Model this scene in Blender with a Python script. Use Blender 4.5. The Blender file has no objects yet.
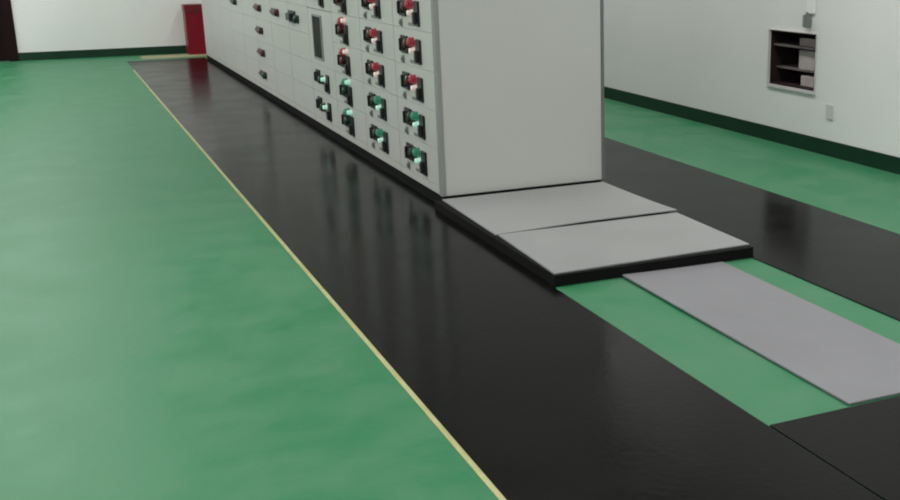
import bpy, bmesh, math, random
from mathutils import Vector, Matrix
random.seed(7)
scn = bpy.context.scene
C = scn.collection

# ------------------------------------------------------------------ materials
def srgb(r, g, b):
    def f(c):
        c /= 255.0
        return c / 12.92 if c <= .04045 else ((c + .055) / 1.055) ** 2.4
    return (f(r), f(g), f(b), 1)

def mat(name, col, rough=.5, spec=.5, metal=0, emis=None, es=0, col2=None, nscale=3.0,
        rough2=None, bump=0, bscale=60, detail=6, stretch=(1, 1, 1), coat=0, coat_rough=.1, contrast=(.35, .65)):
    m = bpy.data.materials.new(name); m.use_nodes = True
    nt = m.node_tree; b = nt.nodes['Principled BSDF']
    b.inputs['Base Color'].default_value = col
    b.inputs['Roughness'].default_value = rough
    b.inputs['Specular IOR Level'].default_value = spec
    b.inputs['Metallic'].default_value = metal
    b.inputs['Coat Weight'].default_value = coat
    b.inputs['Coat Roughness'].default_value = coat_rough
    if emis:
        b.inputs['Emission Color'].default_value = emis
        b.inputs['Emission Strength'].default_value = es
    if col2 or rough2 is not None or bump:
        geo = nt.nodes.new('ShaderNodeNewGeometry')
        mp = nt.nodes.new('ShaderNodeMapping'); mp.inputs['Scale'].default_value = stretch
        nt.links.new(geo.outputs['Position'], mp.inputs['Vector'])
        n = nt.nodes.new('ShaderNodeTexNoise'); n.inputs['Scale'].default_value = nscale
        n.inputs['Detail'].default_value = detail; n.inputs['Roughness'].default_value = .6
        nt.links.new(mp.outputs['Vector'], n.inputs['Vector'])
        mr = nt.nodes.new('ShaderNodeMapRange')
        mr.inputs['From Min'].default_value = contrast[0]; mr.inputs['From Max'].default_value = contrast[1]
        nt.links.new(n.outputs['Fac'], mr.inputs['Value'])
        if col2:
            mx = nt.nodes.new('ShaderNodeMix'); mx.data_type = 'RGBA'
            mx.inputs['A'].default_value = col; mx.inputs['B'].default_value = col2
            nt.links.new(mr.outputs['Result'], mx.inputs['Factor'])
            nt.links.new(mx.outputs['Result'], b.inputs['Base Color'])
        if rough2 is not None:
            m2 = nt.nodes.new('ShaderNodeMapRange')
            m2.inputs['To Min'].default_value = rough; m2.inputs['To Max'].default_value = rough2
            nt.links.new(mr.outputs['Result'], m2.inputs['Value'])
            nt.links.new(m2.outputs['Result'], b.inputs['Roughness'])
        if bump:
            n2 = nt.nodes.new('ShaderNodeTexNoise'); n2.inputs['Scale'].default_value = bscale
            n2.inputs['Detail'].default_value = 3
            nt.links.new(geo.outputs['Position'], n2.inputs['Vector'])
            bp = nt.nodes.new('ShaderNodeBump'); bp.inputs['Strength'].default_value = bump
            bp.inputs['Distance'].default_value = .002
            nt.links.new(n2.outputs['Fac'], bp.inputs['Height'])
            nt.links.new(bp.outputs['Normal'], b.inputs['Normal'])
    return m

M = {}
M['wall'] = mat('painted_wall', (.80, .80, .795, 1), .75, .3, col2=(.83, .83, .825, 1), nscale=.8, bump=.2, bscale=120)
M['ceil'] = mat('ceiling_paint', (.75, .75, .73, 1), .9, .2, col2=(.72, .72, .70, 1), nscale=1)
M['floor'] = mat('green_epoxy', (.011, .180, .068, 1), .43, .52, col2=(.056, .208, .103, 1), nscale=3.0, rough2=.56,
                 bump=.5, bscale=22, detail=8, stretch=(1, 1, 1))
M['base'] = mat('green_skirting_paint', (.003, .030, .013, 1), .55, .3, col2=(.005, .038, .018, 1), nscale=4)
M['rubber'] = mat('black_rubber', (.0035, .0036, .0036, 1), .14, .06, col2=(.0055, .0054, .0053, 1), nscale=2.5, rough2=.21,
                  bump=.25, bscale=35)
M['yellow'] = mat('yellow_line_paint', (.42, .40, .18, 1), .5, .4, col2=(.50, .48, .25, 1), nscale=8)
M['beige'] = mat('beige_threshold', (.42, .36, .22, 1), .5, .4, col2=(.36, .32, .2, 1), nscale=3)
M['cab'] = mat('grey_powder_coat', (.545, .545, .53, 1), .42, .4, col2=(.55, .56, .535, 1), nscale=1.5, bump=.1, bscale=200)
M['cabdark'] = mat('grey_gasket', (.17, .18, .17, 1), .6, .3, col2=(.15, .16, .15, 1), nscale=5)
M['seam'] = mat('seam_grey', (.30, .31, .30, 1), .6, .3, col2=(.28, .29, .28, 1), nscale=5)
M['plinth'] = mat('black_plinth_paint', (.003, .003, .003, 1), .8, .15, col2=(.005, .005, .005, 1), nscale=5)
M['sheet'] = mat('grey_cover_sheet', (.265, .272, .272, 1), .45, .4, col2=(.30, .307, .307, 1), nscale=2, rough2=.5, bump=.2, bscale=30)
M['sheet2'] = mat('lilac_grey_sheet', (.215, .212, .232, 1), .48, .4, col2=(.24, .236, .258, 1), nscale=2, bump=.15, bscale=30)
M['black'] = mat('black_plastic', (.012, .012, .013, 1), .35, .5, col2=(.018, .018, .018, 1), nscale=9)
M['label'] = mat('grey_label_plastic', (.22, .24, .23, 1), .5, .4, col2=(.19, .2, .19, 1), nscale=9)
M['barc'] = mat('red_grey_handle', (.11, .07, .075, 1), .5, .4, col2=(.13, .085, .09, 1), nscale=9)
M['glass'] = mat('dark_instrument_glass', (.006, .009, .007, 1), .5, .15, col2=(.02, .022, .015, 1), nscale=4)
M['redlens'] = mat('red_lamp_lens', (.24, .025, .045, 1), .3, .5, emis=(1, .07, .12, 1), es=.10, col2=(.22, .025, .04, 1), nscale=9)
M['reddim'] = mat('red_lamp_housing', (.06, .008, .014, 1), .3, .5, col2=(.05, .008, .012, 1), nscale=9)
M['grnlens'] = mat('green_lamp_lens', (.014, .14, .08, 1), .3, .5, emis=(.1, .6, .35, 1), es=.12, col2=(.02, .18, .1, 1), nscale=9)
M['grndim'] = mat('green_lamp_housing', (.005, .035, .02, 1), .3, .5, col2=(.005, .03, .018, 1), nscale=9)
M['litcore'] = mat('lamp_core', (.8, .7, .65, 1), .3, .5, emis=(1, .7, .68, 1), es=.25, col2=(.75, .7, .65, 1), nscale=9)
M['litgreen'] = mat('lamp_core_green', (.6, .8, .7, 1), .3, .5, emis=(.5, 1, .8, 1), es=.3, col2=(.55, .8, .7, 1), nscale=9)
M['red'] = mat('red_painted_steel', (.20, .002, .014, 1), .35, .4, col2=(.23, .003, .017, 1), nscale=3)
M['reddark'] = mat('dark_red_lid', (.14, .004, .012, 1), .4, .5, col2=(.16, .006, .014, 1), nscale=3)
M['door'] = mat('dark_brown_door', (.010, .0025, .004, 1), .6, .15, col2=(.014, .004, .005, 1), nscale=3, stretch=(12, 12, 1))
M['niche'] = mat('dark_brown_lining', (.018, .008, .009, 1), .6, .3, col2=(.026, .012, .013, 1), nscale=6)
M['rail'] = mat('brown_grey_rail', (.20, .165, .17, 1), .5, .4, col2=(.10, .085, .085, 1), nscale=6)
M['pinkgrey'] = mat('pinkish_grey_carton', (.50, .43, .44, 1), .6, .3, col2=(.44, .37, .38, 1), nscale=6)
M['white'] = mat('white_plastic', (.92, .92, .91, 1), .4, .5, col2=(.9, .9, .89, 1), nscale=9)
M['trimw'] = mat('pale_frame_paint', (.62, .58, .57, 1), .5, .4, col2=(.66, .62, .61, 1), nscale=9)
M['chrome'] = mat('brushed_metal', (.5, .5, .5, 1), .3, .5, metal=1, col2=(.45, .45, .45, 1), nscale=9)

# ------------------------------------------------------------------ geometry helpers
def box(bm, x0, x1, y0, y1, z0, z1, bev=0):
    r = bmesh.ops.create_cube(bm, size=1)
    vs = r['verts']
    bmesh.ops.scale(bm, vec=(x1 - x0, y1 - y0, z1 - z0), verts=vs)
    bmesh.ops.translate(bm, vec=((x0 + x1) / 2, (y0 + y1) / 2, (z0 + z1) / 2), verts=vs)
    if bev:
        es = list({e for v in vs for e in v.link_edges})
        bmesh.ops.bevel(bm, geom=es, offset=bev, segments=2, affect='EDGES', clamp_overlap=True)

def cyl(bm, c, r, h, axis='X', seg=16, r2=None):
    rot = {'X': Matrix.Rotation(math.pi / 2, 4, 'Y'), 'Y': Matrix.Rotation(math.pi / 2, 4, 'X'), 'Z': Matrix.Identity(4)}[axis]
    bmesh.ops.create_cone(bm, cap_ends=True, segments=seg, radius1=r, radius2=r if r2 is None else r2, depth=h,
                          matrix=Matrix.Translation(c) @ rot)

def mesh(name, bm, m, mats=None):
    me = bpy.data.meshes.new(name)
    bmesh.ops.recalc_face_normals(bm, faces=bm.faces)
    bm.to_mesh(me); bm.free()
    me.materials.append(m)
    return me

def obj(name, me, parent=None, loc=(0, 0, 0), rot=(0, 0, 0)):
    o = bpy.data.objects.new(name, me); C.objects.link(o)
    o.parent = parent; o.location = loc; o.rotation_euler = rot
    return o

def tag(o, label=None, cat=None, group=None, kind=None):
    if label: o['label'] = label
    if cat: o['category'] = cat
    if group: o['group'] = group
    if kind: o['kind'] = kind
    return o

def thing(name, loc, label, cat, group=None):
    return tag(obj(name, None, None, loc), label, cat, group)

def one(fn):
    bm = bmesh.new(); fn(bm); return bm

def boxmesh(name, m, *a, bev=0):
    bm = bmesh.new(); box(bm, *a, bev=bev); return mesh(name, bm, m)

def struct(name, m, *boxes, bev=0):
    bm = bmesh.new()
    for b in boxes: box(bm, *b, bev=bev)
    return tag(obj(name, mesh(name, bm, m)), kind='structure')

# ------------------------------------------------------------------ the room
XL, XR, YF, YB, ZC = -4.2, 4.73, -2.5, 16.6, 3.6
struct('floor', M['floor'], (XL - .2, XR + .2, YF - .2, YB + .2, -.2, 0))
struct('ceiling', M['ceil'], (XL - .2, XR + .2, YF - .2, YB + .2, ZC, ZC + .2))
struct('wall_left', M['wall'], (XL - .2, XL, YF - .2, YB + .2, 0, ZC))
struct('wall_front', M['wall'], (XL, XR, YF - .2, YF, 0, ZC))
# back wall with the doorway
DX0, DX1, DZ = -1.45, -.35, 2.15
struct('wall_back', M['wall'], (XL, DX0, YB, YB + .2, 0, ZC), (DX1, XR, YB, YB + .2, 0, ZC), (DX0, DX1, YB, YB + .2, DZ, ZC))
# right wall with a square recess
NY0, NY1, NZ0, NZ1 = 6.325, 6.875, .415, .80
struct('wall_right', M['wall'], (XR, XR + .3, YF - .2, NY0, 0, ZC), (XR, XR + .3, NY1, YB + .2, 0, ZC),
       (XR, XR + .3, NY0, NY1, 0, NZ0), (XR, XR + .3, NY0, NY1, NZ1, ZC))
BH = .105
struct('baseboard_back', M['base'], (DX1 + .06, XR - .012, YB - .012, YB, 0, BH), (XL + .012, DX0 - .06, YB - .012, YB, 0, BH))
struct('baseboard_right', M['base'], (XR - .012, XR, YF, YB, 0, BH))
struct('baseboard_left', M['base'], (XL, XL + .012, YF, YB, 0, BH))
# door in the back wall
bm = bmesh.new()
box(bm, DX0 + .05, DX1 - .05, YB + .05, YB + .10, .008, DZ - .05)
for zz in (.2, 1.15):
    box(bm, DX0 + .18, DX1 - .18, YB + .042, YB + .05, zz, zz + .8, bev=.006)
dr = tag(obj('door_1', mesh('door_leaf', bm, M['door'])), kind='structure')
bm = bmesh.new()
box(bm, DX0 - .06, DX0 + .05, YB - .02, YB + .12, 0, DZ); box(bm, DX1 - .05, DX1 + .06, YB - .02, YB + .12, 0, DZ)
box(bm, DX0 - .06, DX1 + .06, YB - .02, YB + .12, DZ, DZ + .06)
obj('door_frame', mesh('door_frame', bm, M['door']), dr)
bm = bmesh.new(); cyl(bm, (DX1 - .12, YB + .025, 1.02), .012, .05, 'Y'); box(bm, DX1 - .24, DX1 - .11, YB, YB + .016, 1.01, 1.03, bev=.004)
obj('door_handle', mesh('door_handle', bm, M['chrome']), dr)

# pale marking that closes off the end of the black mat, and the yellow line
struct('trim_1', M['beige'], (1.16, 2.9, 15.98, 16.42, 0, .003))
tag(obj('yellow_floor_line', boxmesh('yellow_floor_line', M['yellow'], (.937), .954, YF + .3, 14.6, 0, .003)),
    'thin yellow line painted on the floor between the green floor and the black mat', 'floor line')

# ------------------------------------------------------------------ rubber mats
MT = .005
def mat_sheet(pts, label):
    """a rubber mat cut to an outline"""
    bm = bmesh.new()
    lo = [bm.verts.new((x, y, 0)) for x, y in pts]; hi = [bm.verts.new((x, y, MT)) for x, y in pts]
    bm.faces.new(lo[::-1]); bm.faces.new(hi); n = len(pts)
    for i in range(n): bm.faces.new([lo[i], lo[(i + 1) % n], hi[(i + 1) % n], hi[i]])
    tag(obj('rubber_mat', mesh('rubber_mat', bm, M['rubber'])), label, 'mat')
YM = YF + .3
mat_sheet([(.955, YM), (1.833, YM), (1.833, 4.21), (1.839, 4.21), (1.839, 5.86), (1.9, 5.90), (1.903, 15.72), (.955, 15.72)],
          'long glossy black rubber mat between the yellow line and the grey cabinets')
mat_sheet([(1.840, YM), (3.715, YM), (3.715, 2.615), (1.840, 2.615)],
          'black rubber mat in the foreground, in front of the loose grey sheet and green patch')
mat_sheet([(2.840, 2.622), (3.720, 2.622), (3.720, 15.72), (2.930, 15.72), (2.930, 5.88), (2.858, 5.88), (2.858, 4.225), (2.840, 4.225)],
          'black rubber mat behind the cabinets, beside the green strip along the right wall')
# ------------------------------------------------------------------ the platform in front of the near cabinet
bm = bmesh.new()
x0, x1, y0, y1, h = 1.841, 2.848, 4.226, 5.86, .05
box(bm, x0 + .05, x1 - .05, y0, y0 + .05, 0, h); box(bm, x0 + .05, x1 - .05, y1 - .05, y1, 0, h)
box(bm, x0, x0 + .05, y0, y1, 0, h); box(bm, x1 - .05, x1, y0, y1, 0, h)
box(bm, x0 + .05, x1 - .05, 4.96, 5.01, 0, h)
tag(obj('base_frame', mesh('base_frame', bm, M['plinth'])), 'low black steel base frame on the floor under the two grey cover sheets', 'frame')

def sheet(name, m, corners, t, zf, label, cat, group=None, n=12):
    """a thin plate from four corners (u across, v along) with a slight warp zf(u, v)"""
    bm = bmesh.new(); a, b, c, d = [Vector(p) for p in corners]
    g = {}
    for k in (0, 1):
        for i in range(n + 1):
            for j in range(n + 1):
                u, v = i / n, j / n
                p = a.lerp(b, u).lerp(d.lerp(c, u), v)
                g[k, i, j] = bm.verts.new((p.x, p.y, zf(u, v) + (t if k else 0)))
    for i in range(n):
        for j in range(n):
            for k in (0, 1):
                bm.faces.new([g[k, i, j], g[k, i + 1, j], g[k, i + 1, j + 1], g[k, i, j + 1]])
    for s in range(n):
        for q in (0, n):
            bm.faces.new([g[0, s, q], g[0, s + 1, q], g[1, s + 1, q], g[1, s, q]])
            bm.faces.new([g[0, q, s], g[0, q, s + 1], g[1, q, s + 1], g[1, q, s]])
    o = obj(name, mesh(name, bm, m))
    return tag(o, label, cat, group)
sheet('cover_sheet', M['sheet'], [(1.866, 4.990, 0), (2.878, 4.986, 0), (2.880, 5.862, 0), (1.885, 5.862, 0)], .005,
      lambda u, v: .0505 + .013 * (1 - v) ** 3 * min(1, u * 2), 'grey metal cover sheet on the low platform, the one touching the near cabinet', 'cover sheet',
      'grey cover sheets on the platform')
sheet('cover_sheet', M['sheet'], [(1.848, 4.245, 0), (2.852, 4.268, 0), (2.870, 4.978, 0), (1.876, 4.980, 0)], .006,
      lambda u, v: .0505, 'grey metal cover sheet at the front end of the low platform', 'cover sheet',
      'grey cover sheets on the platform')
sheet('loose_sheet', M['sheet2'], [(2.150, 2.630, 0), (2.652, 2.626, 0), (2.674, 4.215, 0), (2.160, 4.215, 0)], .006,
      lambda u, v: .001 + .006 * (v ** 1.5) * (1 - u) ** 2 + .003 * (1 - u), 'long flat lilac-grey sheet lying loose over the green floor patch', 'sheet')

# ------------------------------------------------------------------ switchgear cabinets
CX, CD, Y0, PW = 1.905, 1.012, 5.91, .8      # front plane, depth, near end, bay width
ZB, ZT = .058, 2.2
me_body = boxmesh('cabinet_body', M['cab'], .022, CD - .022, .002, PW - .002, ZB, ZT, bev=.003)
me_plinth = boxmesh('cabinet_plinth', M['plinth'], .003, CD - .03, 0, PW, 0, ZB)
me_rear = boxmesh('cabinet_rear', M['cabdark'], CD - .021, CD, .004, PW - .004, ZB, ZT, bev=.002)
me_gasket = boxmesh('cabinet_gasket', M['seam'], .014, .021, .004, PW - .004, ZB + .004, ZT - .004)
def dm(h): return boxmesh('drawer_front', M['cab'], 0, .0135, .004, PW - .004, .001, h - .001, bev=.001)
RP, R0 = .2115, .105                       # drawer pitch, first seam
me_drawer = dm(RP)
me_foot = dm(R0 - ZB - .002)
me_tall = dm(RP * 2 - .004)
me_head = dm(ZT - (R0 + 9 * RP) - .004)
# sub parts, local to a drawer front: x out of the face (negative), y along the row, z up, origin at the drawer centre
def m_handle():
    bm = bmesh.new()
    box(bm, -.012, 0, -.062, .062, -.050, .050, bev=.003)
    cyl(bm, (-.019, 0, 0), .036, .018)
    box(bm, -.038, -.022, -.010, .010, -.036, .036, bev=.003)
    return mesh('rotary_handle', bm, M['black'])
def m_meter():
    bm = bmesh.new()
    box(bm, -.012, 0, -.042, .042, -.075, .065, bev=.004)
    box(bm, -.030, -.012, -.020, .020, -.062, .005, bev=.004)
    return mesh('pull_handle', bm, M['black'])
def m_lamp(m, r=.026):
    bm = bmesh.new(); cyl(bm, (-.006, 0, 0), r * 1.15, .012, seg=20); cyl(bm, (-.020, 0, 0), r, .018, seg=20, r2=r)
    bmesh.ops.create_uvsphere(bm, u_segments=16, v_segments=8, radius=r, matrix=Matrix.Translation((-.028, 0, 0)) @ Matrix.Scale(.5, 4, (1, 0, 0)))
    return mesh('indicator_lamp', bm, m)
me_handle, me_pull = m_handle(), m_meter()
me_rlamp, me_glamp = m_lamp(M['redlens'], .024), m_lamp(M['grnlens'], .024)
me_rcap, me_gcap = m_lamp(M['reddim'], .03), m_lamp(M['grndim'], .03)
me_rcore, me_gcore = m_lamp(M['litcore'], .016), m_lamp(M['litgreen'], .016)
me_knob = one(lambda b: (box(b, -.006, 0, -.022, .022, -.022, .022, bev=.002), cyl(b, (-.010, 0, 0), .012, .01)))
me_knob = mesh('lock_knob', me_knob, M['label'])
me_tagp = boxmesh('label_plate', M['label'], -.003, 0, -.05, .05, -.009, .009)
me_window = boxmesh('instrument_window', M['glass'], -.006, 0, -.135, .135, -.155, .155, bev=.003)
me_bigrim = one(lambda b: [box(b, -.010, 0, *q) for q in ((-.15, .15, .155, .168), (-.15, .15, -.168, -.155), (-.15, -.135, -.155, .155), (.135, .15, -.155, .155))])
me_bigrim = mesh('window_rim', me_bigrim, M['seam'])
me_smallh = one(lambda b: (box(b, -.008, 0, -.15, .15, -.032, .032, bev=.003), box(b, -.026, -.008, -.12, .12, -.014, .014, bev=.003)))
me_smallh = mesh('pull_handle', me_smallh, M['barc'])
me_smallb = one(lambda b: (box(b, -.012, 0, -.13, .13, -.05, .05, bev=.003), box(b, -.045, -.012, -.08, .08, -.03, .03, bev=.003)))
me_smallb = mesh('pull_handle', me_smallb, M['black'])

def fit(dr, h, kind, col, oy=0):
    y, z = PW / 2 + oy, h / 2
    rl, rc, rk = (me_rlamp, me_rcap, me_rcore) if col == 'r' else (me_glamp, me_gcap, me_gcore)
    def lamp(me, dy, dz, what): tag(obj('indicator_lamp', me, dr, (0, y + dy, z + dz)), what)
    cn = 'red' if col == 'r' else 'green'
    if kind == 'full':
        obj('rotary_handle', me_handle, dr, (0, y + .17, z + .012))
        lamp(rc, .075, .022, 'dark %s indicator lamp' % cn)
        lamp(rl, .005, .036, '%s indicator lamp' % cn); lamp(rk, -.012, -.012, 'brightly lit %s indicator lamp' % cn)
        obj('pull_handle', me_pull, dr, (0, y - .10, z - .008))
        obj('lock_knob', me_knob, dr, (0, y + .22, z - .078)); obj('label_plate', me_tagp, dr, (0, y + .03, z - .078))
    elif kind == 'high':
        obj('rotary_handle', me_handle, dr, (0, y + .14, z + .0))
        lamp(rl, .055, .062, '%s indicator lamp' % cn); lamp(rk, -.02, .068, 'brightly lit %s indicator lamp' % cn)
        lamp(rc, .055, -.0, 'dark %s indicator lamp' % cn)
        obj('pull_handle', me_pull, dr, (0, y - .035, z - .025))
        obj('label_plate', me_tagp, dr, (0, y + .12, z - .088))
    elif kind == 'spaced':
        obj('rotary_handle', me_handle, dr, (0, y + .16, z + .015))
        lamp(rk, -.05, .01, 'brightly lit %s indicator lamp' % cn); lamp(rc, .02, 0, 'dark %s indicator lamp' % cn)
        obj('pull_handle', me_pull, dr, (0, y - .15, z - .012))
    elif kind == 'window':
        obj('instrument_window', me_window, dr, (0, y, z)); obj('window_rim', me_bigrim, dr, (0, y, z))
    elif kind == 'bar':
        obj('pull_handle', me_smallh, dr, (0, y, z)); lamp(rc, -.16, 0, 'dark %s indicator lamp' % cn)
    elif kind == 'blackbar':
        obj('pull_handle', me_smallb, dr, (0, y, z)); lamp(rc, -.22, -.01, 'dark %s indicator lamp' % cn)

r, g = 'r', 'g'
B = [  # bottom row first; one list per bay, near bay first
    [('full', g), ('full', g), ('full', r), ('full', r), ('full', r), ('full', r), ('full', g), ('full', r), ('full', r)],
    [('full', g), ('full', g), ('full', r), ('full', r), ('full', r), ('full', r), ('full', r), ('full', g), ('full', r)],
    [('high', g), ('high', g), ('high', r), ('high', r), ('high', r), ('high', r), ('high', r), ('high', r), ('high', g)],
    [('spaced', g), ('spaced', g), ('window', g), None, ('spaced', g), ('spaced', r), ('spaced', g), ('spaced', r), ('spaced', r)],
    [None, None, None, ('blackbar', g, .2), None, ('window', g), None, ('bar', r), ('bar', r)],
    [None, None, None, ('bar', r, .18), ('bar', r), ('bar', r), ('bar', r), ('bar', r), ('bar', g)],
    [('bar', g, .25), ('bar', r, .25), ('bar', r, .25), ('bar', r, .25), ('bar', r, .25), ('bar', r, .25), ('bar', g, .25), ('bar', r, .25), ('bar', r, .25)],
    [None, None, None, None, ('bar', r), ('bar', r), ('bar', g), ('bar', r), ('bar', r)],
    [None, None, None, ('bar', g, .1), ('bar', g), ('bar', r), ('bar', r), ('bar', r), ('bar', r)],
    [None, None, None, None, ('window', g), None, ('bar', r), ('bar', r), ('bar', g)],
    [None, None, None, None, ('bar', r), ('bar', r), ('bar', r), ('bar', r), ('bar', g)],
    [None, None, None, None, None, ('window', r), None, ('bar', r), ('bar', g)],
]
L = ['nearest grey switchgear cabinet, its blank end facing the camera, above the low platform',
     'second grey switchgear cabinet from the near end, with a column of red and green lamps',
     'third grey switchgear cabinet from the near end, with lamps above its black handles',
     'fourth grey switchgear cabinet from the near end, with a tall black instrument window',
     'fifth grey switchgear cabinet, next beyond the tall black window, with one black handle',
     'sixth grey switchgear cabinet, with one small reddish handle near the top of the picture',
     'seventh grey switchgear cabinet, with an evenly spaced column of small grey handles',
     'eighth grey switchgear cabinet, the plain one just beyond the column of small grey handles',
     'ninth grey switchgear cabinet, plain but for a small greenish lamp high up',
     'third grey switchgear cabinet from the far end, plain in its lower half',
     'second grey switchgear cabinet from the far end, close to the red box',
     'farthest grey switchgear cabinet, at the end of the row next to the red box']
for i in range(12):
    t = thing('switchgear_cabinet', (CX, Y0 + i * PW, 0), L[i], 'cabinet', 'row of grey switchgear cabinets')
    obj('body', me_body, t); obj('plinth', me_plinth, t); obj('rear_panel', me_rear, t); obj('door_gasket', me_gasket, t)
    obj('kick_panel', me_foot, t, (0, 0, ZB + .001)); obj('head_panel', me_head, t, (0, 0, R0 + 9 * RP))
    if i == 0:
        tag(obj('corner_post', boxmesh('corner_post', M['seam'], -.004, .0215, .0, .042, ZB + .001, ZT), t), 'darker grey corner strip')
    skip = False
    for k, it in enumerate(B[i]):
        if skip: skip = False; continue
        z = R0 + k * RP
        if it and it[0] == 'window':
            dr = obj('drawer_front', me_tall, t, (0, 0, z)); fit(dr, RP * 2, 'window', it[1], .08); skip = True
            dr.name = 'instrument_door'
        else:
            dr = obj('drawer_front', me_drawer, t, (0, 0, z))
            if it: fit(dr, RP, it[0], it[1], it[2] if len(it) > 2 else 0)

# ------------------------------------------------------------------ red box at the far end
t = thing('fire_extinguisher_box', (1.775, 16.28, 0), 'red steel fire equipment box on the floor against the back wall', 'box')
bm = bmesh.new(); box(bm, 0, .275, 0, .28, .0, .56, bev=.006); obj('box_body', mesh('box_body', bm, M['red']), t)
bm = bmesh.new(); box(bm, -.004, .279, -.006, .284, .561, .66, bev=.006)
tag(obj('lid', mesh('lid', bm, M['reddark']), t), 'darker red lid')
bm = bmesh.new(); box(bm, .02, .255, -.006, -.001, .04, .53, bev=.002); d = obj('door', mesh('door', bm, M['red']), t)
bm = bmesh.new(); box(bm, .21, .235, -.022, -.007, .27, .35, bev=.003); obj('latch', mesh('latch', bm, M['reddark']), d)

# ------------------------------------------------------------------ recess in the right wall
t = thing('recessed_box', (XR, NY0, NZ0), 'dark metal box with shelves set into the right wall', 'recessed box')
w, hh, dp = NY1 - NY0, NZ1 - NZ0, .24
e = .001
bm = bmesh.new()
box(bm, .002, dp, e, .012, e, hh - e); box(bm, .002, dp, w - .012, w - e, e, hh - e)
box(bm, .002, dp, e, w - e, e, .012); box(bm, .002, dp, e, w - e, hh - .012, hh - e); box(bm, dp, dp + .01, e, w - e, e, hh - e)
obj('lining', mesh('lining', bm, M['niche']), t)
bm = bmesh.new()
for q in ((-.008, w + .014, -.022, 0), (-.004, w + .014, hh, hh + .006), (w, w + .014, 0, hh), (-.004, 0, 0, hh)):
    box(bm, -.014, -.001, *q, bev=.002)
fr = obj('frame', mesh('frame', bm, M['trimw']), t)
bm = bmesh.new(); box(bm, .02, dp - .002, .013, w - .013, .275, .289); obj('shelf', mesh('shelf', bm, M['rail']), t)
bm = bmesh.new(); box(bm, .05, dp - .002, .013, w - .013, .115, .127); obj('shelf', mesh('shelf', bm, M['rail']), t)
bm = bmesh.new(); box(bm, .012, .035, .013, .030, .013, hh - .013); obj('post', mesh('post', bm, M['niche']), t)
me_c = boxmesh('carton', M['pinkgrey'], 0, .07, 0, 1, 0, 1, bev=.01)
for nm, (a, b, c, d), lb in (('carton', (.035, .27, .1275, .262), 'pinkish grey carton on the lower shelf of the recessed wall box'),
                         ('carton', (.035, .27, .290, .345), 'low flat grey carton on the upper shelf of the recessed wall box'),
                         ('carton', (.035, .24, .013, .085), 'small grey carton on the floor of the recessed wall box')):
    bm = bmesh.new(); box(bm, XR + .05, XR + .16, NY0 + a, NY0 + b, NZ0 + c, NZ0 + d, bev=.004)
    tag(obj(nm, mesh(nm, bm, M['pinkgrey'])), lb, 'carton', 'cartons in the wall recess')

# ------------------------------------------------------------------ small fittings on the right wall
t = thing('wall_socket', (XR, 6.40, .985), 'small white socket with a grey plug on the right wall above the dark recess', 'socket')
bm = bmesh.new(); box(bm, -.014, -.0005, -.045, .045, -.05, .07, bev=.004); obj('socket_plate', mesh('socket_plate', bm, M['white']), t)
bm = bmesh.new(); box(bm, -.05, -.0005, -.01, .035, -.14, -.055, bev=.006); cyl(bm, (-.03, .012, -.048), .008, .02, 'Z')
tag(obj('plug', mesh('plug', bm, M['label']), t), 'grey plug')
t = thing('wall_outlet', (XR, 6.15, .30), 'small pale grey cover plate low on the right wall above the skirting', 'wall plate')
bm = bmesh.new(); box(bm, -.010, -.0005, -.035, .035, -.05, .05, bev=.003)
M['pale'] = mat('pale_grey_plastic', (.62, .63, .62, 1), .5, .4, col2=(.65, .66, .65, 1), nscale=9)
obj('cover_plate', mesh('cover_plate', bm, M['pale']), t)

# ------------------------------------------------------------------ lights: rows of ceiling tubes
for x in (-3.3, -.5, 3.3):
    for y in (-.8, 2.4, 5.6, 8.8, 12.0, 15.0):
        li = bpy.data.lights.new('ceiling_tube', 'AREA'); li.shape = 'RECTANGLE'; li.size = .6; li.size_y = 1.5
        li.energy = (41 if x < 3 else 43) * (1.12 if y >= 12 and x < 3 else .85 if 5 < y < 9 and x < 3 else .9 if x < -3 else 1); li.color = (1, .965, .955)
        o = bpy.data.objects.new('ceiling_tube', li); C.objects.link(o); o.location = (x, y, ZC - .08)
w_ = bpy.data.worlds.new('World'); scn.world = w_; w_.use_nodes = True
w_.node_tree.nodes['Background'].inputs['Color'].default_value = (.5, .5, .5, 1)
w_.node_tree.nodes['Background'].inputs['Strength'].default_value = .3

# ------------------------------------------------------------------ camera (a crop of a wider photograph: shifted lens)
f, cx, cy = 1128.29, 594.75, 255.24
yaw, pitch, roll = [math.radians(a) for a in (25.683, 15.523, -.5787)]
F = Vector((math.sin(yaw) * math.cos(pitch), math.cos(yaw) * math.cos(pitch), -math.sin(pitch)))
R0_ = Vector((math.cos(yaw), -math.sin(yaw), 0)); U0 = R0_.cross(F)
R_ = math.cos(roll) * R0_ + math.sin(roll) * U0; U_ = -math.sin(roll) * R0_ + math.cos(roll) * U0
cam = bpy.data.cameras.new('camera'); co = bpy.data.objects.new('camera', cam); C.objects.link(co)
m = Matrix((R_, U_, -F)).transposed().to_4x4(); m.translation = (0, 0, 1.42); co.matrix_world = m
cam.sensor_fit = 'HORIZONTAL'; cam.sensor_width = 36; cam.lens = f / 900 * 36
cam.shift_x = -(cx - 450) / 900; cam.shift_y = (cy - 250) / 900
cam.clip_start = .05; cam.clip_end = 60
scn.camera = co

scn.view_settings.view_transform = 'Standard'; scn.view_settings.look = 'None'
scn.view_settings.gamma = 1; scn.view_settings.use_curve_mapping = False
scn.view_settings.exposure = 0
scn.cycles.filter_width = 2.0
